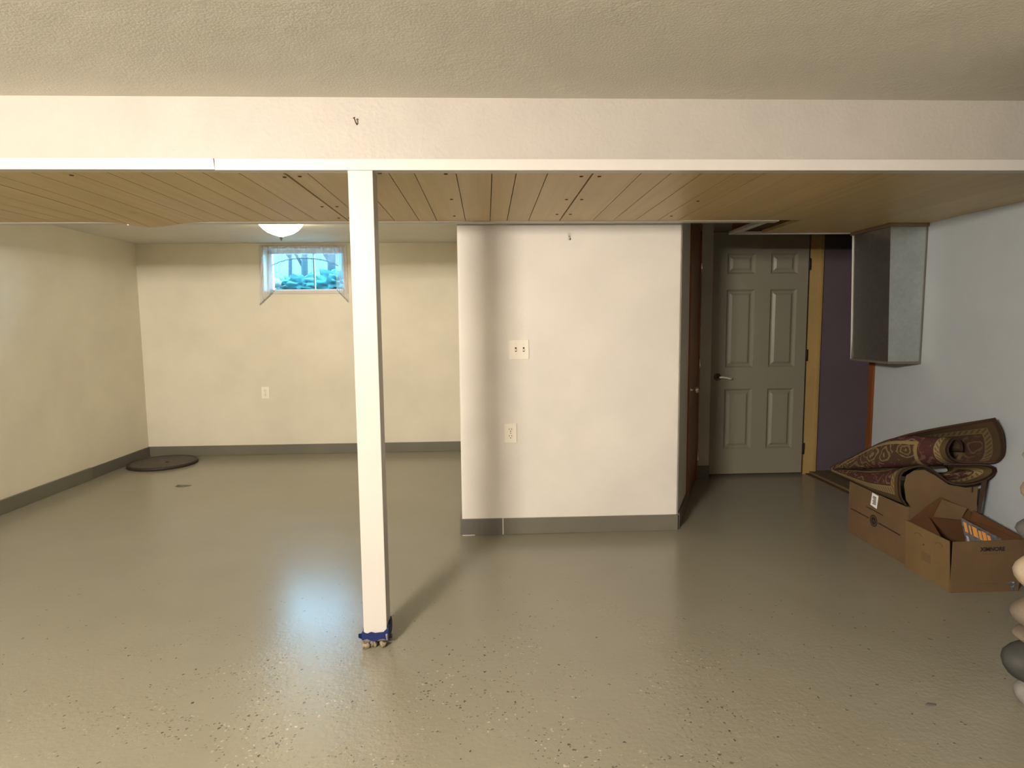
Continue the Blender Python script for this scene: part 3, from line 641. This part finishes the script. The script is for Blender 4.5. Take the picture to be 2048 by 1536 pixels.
# ------------------------------------------------------------------ sheet-metal duct on the right wall
du = thing('metal_duct', 'galvanised sheet metal duct dropping from the soffit on the right wall', 'duct', (2.49, 3.74, 1.0))
xt, xb_ = 2.374, 2.398
def dbox(x0b, x0t, x1, y0, y1, z0, z1): return [(x0b, y0, z0), (x1, y0, z0), (x1, y1, z0), (x0b, y1, z0), (x0t, y0, z1), (x1, y0, z1), (x1, y1, z1), (x0t, y1, z1)]
hexa('casing', dbox(xb_, xt, XR-0.004, 3.56, 3.925, 1.002, ZS-0.002), 'sheet_metal', du, 0.0015)
hexa('rear_seam', dbox(xb_-0.006, xt-0.006, xt+0.02, 3.925, 3.929, 1.002, ZS-0.004), 'trim_white', du)  # white colour stands in for the bright highlight along the seam
hexa('front_edge', dbox(XR-0.010, XR-0.010, XR, 3.556, 3.570, 0.994, ZS-0.004), 'base_gray_dark', du)
mesh_obj('bottom_flange', [(xb_-0.008, 3.552, 0.990), (XR-0.002, 3.552, 0.988), (XR-0.002, 3.935, 0.990), (xb_-0.008, 3.935, 0.992), (xb_-0.002, 3.556, 1.004), (XR-0.002, 3.556, 1.004), (XR-0.002, 3.93, 1.004), (xb_-0.002, 3.93, 1.004)], BOXF, 'base_gray_dark', du)
box('top_flange', (xt-0.012, 3.545, ZS-0.020), (XR-0.002, 3.94, ZS-0.0005), 'sill_wood', du)

# ------------------------------------------------------------------ cardboard boxes
b1 = thing('cardboard_box', 'closed brown cardboard box with white label and dark printed lines under the rug', 'box', (2.31, 3.2, 0), 'cardboard boxes by the right wall')
X0, X1, Y0, Y1, H1 = 2.132, 2.49, 2.944, 3.455, 0.305
TH = 0.005
box('side_panel', (X0, Y0, 0), (X0+TH, Y1, H1), 'card', b1, 0.0012)
box('side_panel', (X1-TH, Y0, 0), (X1, Y1, H1), 'card', b1)
box('end_panel', (X0+TH, Y0, 0), (X1-TH, Y0+TH, H1), 'card', b1)
box('end_panel', (X0+TH, Y1-TH, 0), (X1-TH, Y1, H1), 'card', b1)
box('bottom', (X0+TH, Y0+TH, 0.001), (X1-TH, Y1-TH, 0.006), 'card', b1)
box('top_flap', (X0+TH, Y0+0.01, H1-0.006), (X1-TH, (Y0+Y1)/2-0.002, H1-0.001), 'card', b1)
box('top_flap', (X0+TH, (Y0+Y1)/2+0.002, H1-0.006), (X1-TH, Y1-TH, H1-0.001), 'card', b1)
o = prism('raised_flap', [(X0+0.012, H1-0.002), (X1-0.006, H1-0.002), (X1-0.006, 0.405), (2.42, 0.400), (2.33, 0.418), (2.26, 0.465), (2.20, 0.497), (2.15, 0.495), (2.11, 0.47), (2.10, 0.42), (2.115, 0.34)], 'y', Y0-0.003, Y0+0.002, 'card', b1)
box('hand_hole', (2.452, Y0-0.0036, 0.375), (2.460, Y0-0.0028, 0.405), 'black_line', b1)
lab = mesh_obj('shipping_label', [(X0-0.0006, 3.240, 0.298), (X0-0.0006, 3.186, 0.293), (X0-0.0006, 3.196, 0.218), (X0-0.0006, 3.252, 0.226), (X0, 3.240, 0.298), (X0, 3.186, 0.293), (X0, 3.196, 0.218), (X0, 3.252, 0.226)], BOXF, 'label_white', b1); fixn(lab)
for k in range(6):
    z = 0.236+0.008*k; wd = [0.030, 0.026, 0.030, 0.022, 0.030, 0.028][k]
    box('printed_bar', (X0-0.0010, 3.204, z), (X0-0.0005, 3.204+wd, z+0.0055), 'mag_dark', lab)
def line1(ya, za, yb, zb, w=0.0065): 
    o = mesh_obj('printed_line', [(X0-0.0005, ya, za), (X0-0.0005, yb, zb), (X0+0.0002, yb, zb), (X0+0.0002, ya, za), (X0-0.0005, ya, za+w), (X0-0.0005, yb, zb+w), (X0+0.0002, yb, zb+w), (X0+0.0002, ya, za+w)], BOXF, 'black_line', b1); fixn(o)
line1(3.43, 0.146, 3.262, 0.143); line1(3.178, 0.142, 2.998, 0.136); line1(3.287, 0.202, 3.14, 0.196, 0.005)
em = lathe('printed_emblem', [(0.033, 0), (0.033, 0.0006), (0.026, 0.0006), (0.001, 0.0006)], 'black_line', (X0, 3.218, 0.144), b1, 28, Vector((-1, 0, 0)), False)
lathe('ring', [(0.026, 0.0007), (0.025, 0.0010), (0.0235, 0.0010), (0.0225, 0.0007)], 'card_print', (X0, 3.218, 0.144), em, 28, Vector((-1, 0, 0)), True, False)
box('bar', (X0-0.0012, 3.208, 0.1425), (X0-0.0006, 3.228, 0.1455), 'card_print', em)

b2 = thing('cardboard_box', 'open golden brown cardboard box with torn corner and dark lettering, nearest the viewer', 'box', (2.27, 2.77, 0), 'cardboard boxes by the right wall')
X0, X1, Y0, Y1, H2 = 2.112, 2.436, 2.618, 2.918, 0.243
# left face: warped top edge; a torn gap opens towards the top of the near corner
o = hexa('side_panel', [(X0, Y0+0.004, 0), (X0+TH, Y0+0.004, 0), (X0+TH, Y1, 0), (X0, Y1, 0), (X0-0.010, Y0+0.014, H2-0.002), (X0-0.005, Y0+0.014, H2-0.002), (X0-0.003, Y1+0.006, H2+0.002), (X0-0.009, Y1+0.006, H2+0.002)], 'card_yellow', b2); fixn(o)
o = hexa('end_panel', [(X0+0.002, Y0, 0), (X1, Y0, 0), (X1, Y0+TH, 0), (X0+0.002, Y0+TH, 0), (X0-0.002, Y0-0.004, H2), (X1+0.012, Y0-0.006, H2+0.004), (X1+0.012, Y0-0.001, H2+0.004), (X0-0.002, Y0+0.001, H2)], 'card', b2); fixn(o)
box('side_panel', (X1-TH, Y0+TH, 0), (X1, Y1, H2), 'card_in', b2)
box('end_panel', (X0+TH, Y1-TH, 0), (X1-TH, Y1, H2), 'card_in', b2)
box('bottom', (X0+TH, Y0+TH, 0.001), (X1-TH, Y1-TH, 0.006), 'card_in', b2)
o = prism('back_flap', [(X0+0.002, H2-0.002), (X1-0.002, H2-0.002), (X1-0.002, 0.285), (2.385, 0.307), (2.30, 0.352), (2.275, 0.362), (2.20, 0.312), (2.135, 0.256)], 'y', Y1-0.004, Y1+0.001, 'card_in', b2)
o = mesh_obj('tuck_flap', [(2.365, 2.893, 0.250), (2.395, 2.893, 0.308), (2.275, 2.905, 0.352), (2.225, 2.893, 0.268), (2.365, 2.897, 0.250), (2.395, 2.897, 0.308), (2.275, 2.909, 0.352), (2.225, 2.897, 0.268)], BOXF, 'card', b2); fixn(o)
o = hexa('side_flap', [(X0+0.006, Y0+0.03, H2-0.060), (X0+0.105, Y1-0.012, H2-0.01), (X0+0.105, Y1-0.008, H2-0.01), (X0, Y1-0.008, H2-0.004), (X0+0.004, Y0+0.024, H2-0.052), (X0+0.098, Y1-0.014, H2+0.022), (X0+0.1, Y1-0.008, H2+0.022), (X0-0.002, Y1-0.004, H2)], 'card_in', b2); fixn(o)
o = hexa('side_flap', [(X1-0.004, Y0+0.004, H2-0.001), (X1, Y0+0.004, H2-0.001), (X1, Y1, H2-0.001), (X1-0.004, Y1, H2-0.001), (X1+0.008, Y0, H2+0.008), (X1+0.012, Y0, H2+0.008), (X1+0.015, Y1, H2+0.046), (X1+0.011, Y1, H2+0.046)], 'card_in', b2); fixn(o)
text('printed_lettering', 'XIMNORE', 0.026, (2.296, Y0-0.0058, 0.205), (math.pi/2, 0, 0), 'black_line', b2)
for k in range(7): box('printed_dash', (2.252+0.0125*k, Y0-0.0052, 0.1815), (2.252+0.0125*k+0.0095, Y0-0.0030, 0.1855), 'card_print', b2)
for k in range(8): box('printed_dash', (2.235+0.0145*k, Y0-0.0022, 0.037), (2.235+0.0145*k+0.0105, Y0-0.0002, 0.042), 'card_print', b2)
lb2 = box('printed_tag', (2.398, Y0-0.0016, 0.005), (2.424, Y0-0.0003, 0.050), 'mag_dark', b2)
for z in (0.040, 0.022): box('pale_mark', (2.400, Y0-0.0022, z), (2.412, Y0-0.0015, z+0.006), 'mag_pale', lb2)
def facex(z): return X0 - 0.010*z/H2
for yc in (2.83, 2.69):      # punched finger grips
    pts = [(facex(0.205)-0.0006, yc+0.022*math.cos(a), 0.200+0.010*math.sin(a)) for a in [math.pi*k/8 for k in range(9)]]
    tube('finger_grip', pts, 0.0016, 'card_print', b2, 6)
lathe('punched_hole', [(0.004, 0), (0.004, 0.0008)], 'black_line', (facex(0.165), 2.793, 0.165), b2, 10, Vector((-1, 0, 0)))
hexa('faded_stamp', [(facex(0.08)-0.0008, 2.745, 0.085), (facex(0.08), 2.745, 0.085), (facex(0.08), 2.805, 0.085), (facex(0.08)-0.0008, 2.805, 0.085), (facex(0.125)-0.0008, 2.745, 0.13), (facex(0.125), 2.745, 0.13), (facex(0.125), 2.805, 0.13), (facex(0.125)-0.0008, 2.805, 0.13)], 'card', b2)
# magazine leaning inside the open box
mg = thing('magazine', 'dark glossy magazine with an orange title leaning inside the open box', 'magazine', (2.33, 2.72, 0.06))
TL, TR, BL = Vector((2.305, 2.82, 0.287)), Vector((2.415, 2.735, 0.222)), Vector((2.268, 2.70, 0.105))
ex, ey = (TR-TL), (BL-TL); nn = ex.cross(ey).normalized()
if nn.y > 0: nn = -nn
def mq(u0, v0, u1, v1, o0, o1): return [TL+ex*u+ey*v+nn*o for o in (o0, o1) for u, v in ((u0, v0), (u1, v0), (u1, v1), (u0, v1))]
o = mesh_obj('cover', mq(0, 0, 1.15, 1, -0.004, 0), BOXF, 'mag_dark', mg); fixn(o)
for k, (u, w, c) in enumerate([(0.05, 0.09, 'mag_orange'), (0.2, 0.05, 'mag_orange'), (0.30, 0.13, 'mag_orange'), (0.47, 0.08, 'mag_orange'), (0.58, 0.11, 'mag_orange'), (0.72, 0.09, 'mag_orange')]):
    o = mesh_obj('title_block', mq(u, 0.07+0.02*(k % 2), u+w, 0.29, 0, 0.0006), BOXF, c, mg); fixn(o)
for u0, v0, u1, v1 in ((0.05, 0.38, 0.12, 0.95), (0.28, 0.45, 0.7, 0.58), (0.3, 0.62, 0.42, 0.9), (0.8, 0.3, 1.05, 0.4)):
    o = mesh_obj('picture_block', mq(u0, v0, u1, v1, 0, 0.0005), BOXF, 'mag_pale', mg); fixn(o)

# ------------------------------------------------------------------ folded rug on the boxes
def resample(P, n):
    P = [Vector(p) for p in P]
    # smooth through the given points first
    Q = []
    for i in range(len(P)-1):
        p0, p1, p2, p3 = P[max(i-1, 0)], P[i], P[i+1], P[min(i+2, len(P)-1)]
        for k in range(8):
            t = k/8; Q.append(0.5*((2*p1)+(-p0+p2)*t+(2*p0-5*p1+4*p2-p3)*t*t+(-p0+3*p1-3*p2+p3)*t**3))
    Q.append(P[-1]); Ls = [0]
    for a, b in zip(Q, Q[1:]): Ls.append(Ls[-1]+(b-a).length)
    out, j = [], 0
    for i in range(n):
        s = Ls[-1]*i/(n-1)
        while j < len(Ls)-2 and Ls[j+1] < s: j += 1
        f = (s-Ls[j])/max(1e-9, Ls[j+1]-Ls[j]); out.append(Q[j].lerp(Q[j+1], f))
    return out
def sec(y, pts): return [(x, y, z) for x, z in pts]
U0 = [(2.44, 3.0, 0.575), (2.435, 3.0, 0.612), (2.41, 2.99, 0.636), (2.374, 2.98, 0.643), (2.337, 2.96, 0.618), (2.333, 2.96, 0.585), (2.357, 2.96, 0.548), (2.41, 2.96, 0.529), (2.481, 2.95, 0.53), (2.545, 2.93, 0.531), (2.568, 2.91, 0.55), (2.566, 2.89, 0.597), (2.542, 2.88, 0.691), (2.505, 2.89, 0.765)]
U1 = sec(3.25, [(2.36, 0.53), (2.355, 0.565), (2.315, 0.595), (2.255, 0.598), (2.218, 0.55), (2.208, 0.49), (2.232, 0.448), (2.30, 0.437), (2.38, 0.445), (2.43, 0.48), (2.44, 0.54), (2.40, 0.592), (2.33, 0.622)])
U2 = sec(3.45, [(2.24, 0.43), (2.22, 0.452), (2.195, 0.462), (2.168, 0.466), (2.146, 0.44), (2.144, 0.405), (2.165, 0.387), (2.21, 0.383), (2.26, 0.388), (2.29, 0.405), (2.29, 0.44), (2.25, 0.468), (2.20, 0.484)])
T0 = sec(3.59, [(2.13, 0.368), (2.115, 0.370), (2.108, 0.364), (2.107, 0.356), (2.112, 0.352), (2.13, 0.350), (2.16, 0.350), (2.18, 0.353), (2.18, 0.362), (2.16, 0.370), (2.13, 0.376)])
TT = sec(3.615, [(2.106, 0.352), (2.11, 0.352), (2.12, 0.351), (2.13, 0.350), (2.14, 0.349), (2.15, 0.348), (2.16, 0.347), (2.17, 0.346), (2.18, 0.345)])
T1 = sec(3.59, [(2.105, 0.330), (2.104, 0.336), (2.11, 0.341), (2.12, 0.342), (2.13, 0.342), (2.15, 0.341), (2.17, 0.340), (2.19, 0.338)])
L2 = sec(3.45, [(2.126, 0.317), (2.118, 0.335), (2.122, 0.358), (2.14, 0.370), (2.18, 0.374), (2.22, 0.374), (2.27, 0.370), (2.31, 0.360)])
L1 = sec(3.20, [(2.115, 0.314), (2.095, 0.345), (2.098, 0.388), (2.122, 0.422), (2.17, 0.432), (2.22, 0.43), (2.28, 0.415), (2.34, 0.40), (2.40, 0.39), (2.46, 0.395), (2.50, 0.41)])
L0 = [(2.117, 2.937, 0.312), (2.083, 2.94, 0.365), (2.078, 2.945, 0.448), (2.092, 2.945, 0.489), (2.153, 2.945, 0.513), (2.205, 2.945, 0.515), (2.259, 2.945, 0.485), (2.33, 2.945, 0.432), (2.394, 2.945, 0.415), (2.472, 2.945, 0.419), (2.549, 2.945, 0.448), (2.581, 2.945, 0.480), (2.570, 2.945, 0.502), (2.52, 2.95, 0.516), (2.42, 2.96, 0.517), (2.32, 2.97, 0.518)]
NV, SUB = 48, 8
secs = [resample(s, NV) for s in (U0, U1, U2, T0, TT, T1, L2, L1, L0)]
rows = []
for i in range(len(secs)-1):
    a, b, c, d = secs[max(i-1, 0)], secs[i], secs[i+1], secs[min(i+2, len(secs)-1)]
    for k in range(SUB):
        t = k/SUB; r = []
        for p0, p1, p2, p3 in zip(a, b, c, d):
            if 2 <= i <= 5: r.append(p1.lerp(p2, t))
            else: r.append(0.5*((2*p1)+(-p0+p2)*t+(2*p0-5*p1+4*p2-p3)*t*t+(-p0+3*p1-3*p2+p3)*t**3))
        rows.append(r)
rows.append(secs[-1])
rug = thing('folded_rug', 'folded brown and burgundy patterned rug with gold border bands lying on the boxes', 'rug', (2.3, 3.2, 0.31))
V = [v for r in rows for v in r]; Fc = []
for i in range(len(rows)-1):
    for j in range(NV-1):
        k = i*NV+j; Fc.append((k, k+NV, k+NV+1, k+1))
rp = mesh_obj('pile_sheet', V, Fc, 'rug', rug, True); rp.data.materials.append(M['rug_back']); rp.data.materials.append(M['rug_edge'])
uvl = rp.data.uv_layers.new(name='UVMap'); NR = len(rows)
dist = [0]
for i in range(1, NR): dist.append(dist[-1]+(sum((rows[i][j]-rows[i-1][j]).length for j in (4, 12, 20))/3))
for lp in rp.data.loops:
    i, j = divmod(lp.vertex_index, NV)
    uvl.data[lp.index].uv = (1.36*dist[i]/dist[-1], 0.62*j/(NV-1))
sd = rp.modifiers.new('s', 'SOLIDIFY'); sd.thickness = 0.009; sd.offset = 0; sd.material_offset = 1; sd.material_offset_rim = 2
o = hexa('hanging_edge', [(2.487, 2.934, 0.245), (2.497, 2.934, 0.245), (2.497, 2.94, 0.245), (2.487, 2.94, 0.245), (2.500, 2.934, 0.43), (2.525, 2.934, 0.44), (2.525, 2.94, 0.44), (2.500, 2.94, 0.43)], 'rug_edge', rug); fixn(o)

# ------------------------------------------------------------------ river-stone pier at the right edge
pr = thing('stone_pier', 'pier faced with rounded river stones in pale mortar at the right edge', 'pier', (2.1, 1.5, 0))
box('mortar_core', (1.752, 1.05, 0), (2.45, 1.86, ZC1-0.002), 'mortar', pr)
col0 = [(0.035, 0.055, 1.742, 5), (0.150, 0.075, 1.684, 4), (0.235, 0.028, 1.722, 3), (0.312, 0.058, 1.704, 3), (0.449, 0.070, 1.697, 2), (0.582, 0.050, 1.703, 1), (0.715, 0.055, 1.706, 0), (0.82, 0.035, 1.712, 5), (0.875, 0.025, 1.714, 0), (0.93, 0.025, 1.714, 5), (1.02, 0.05, 1.742, 3), (1.14, 0.06, 1.742, 0), (1.28, 0.06, 1.742, 2), (1.42, 0.06, 1.744, 1), (1.56, 0.06, 1.744, 3), (1.70, 0.06, 1.744, 0), (1.84, 0.06, 1.744, 2), (1.965, 0.055, 1.744, 1)]
for k, (z, rz, xl, mi) in enumerate(col0):
    xl -= 0.03; rx = 1.792-xl; blob('stone', (xl+rx*0.97, 1.795, z), (rx, 0.085, rz), STONES[mi], pr, k+1, 0.10, 3, 1.2)
for c, yc in enumerate((1.60, 1.40, 1.20)):
    z = 0.07+0.03*c
    while z < 1.94:
        rz = random.uniform(0.05, 0.08); rx = random.uniform(0.05, 0.075)
        blob('stone', (1.76, yc+random.uniform(-.015, .015), z), (rx, random.uniform(0.075, 0.095), rz), random.choice(STONES), pr, random.randint(1, 99), 0.10, 2, 1.2); z += rz*2+0.02
for c in range(4):
    z, xc = 0.07+0.02*(c % 3), 1.84+0.165*c
    while z < 1.94:
        rz = random.uniform(0.055, 0.08)
        blob('stone', (xc+random.uniform(-.012, .012), 1.052, z), (random.uniform(0.07, 0.085), random.uniform(0.05, 0.07), rz), random.choice(STONES), pr, random.randint(1, 99), 0.10, 2, 1.2); z += rz*2+0.012
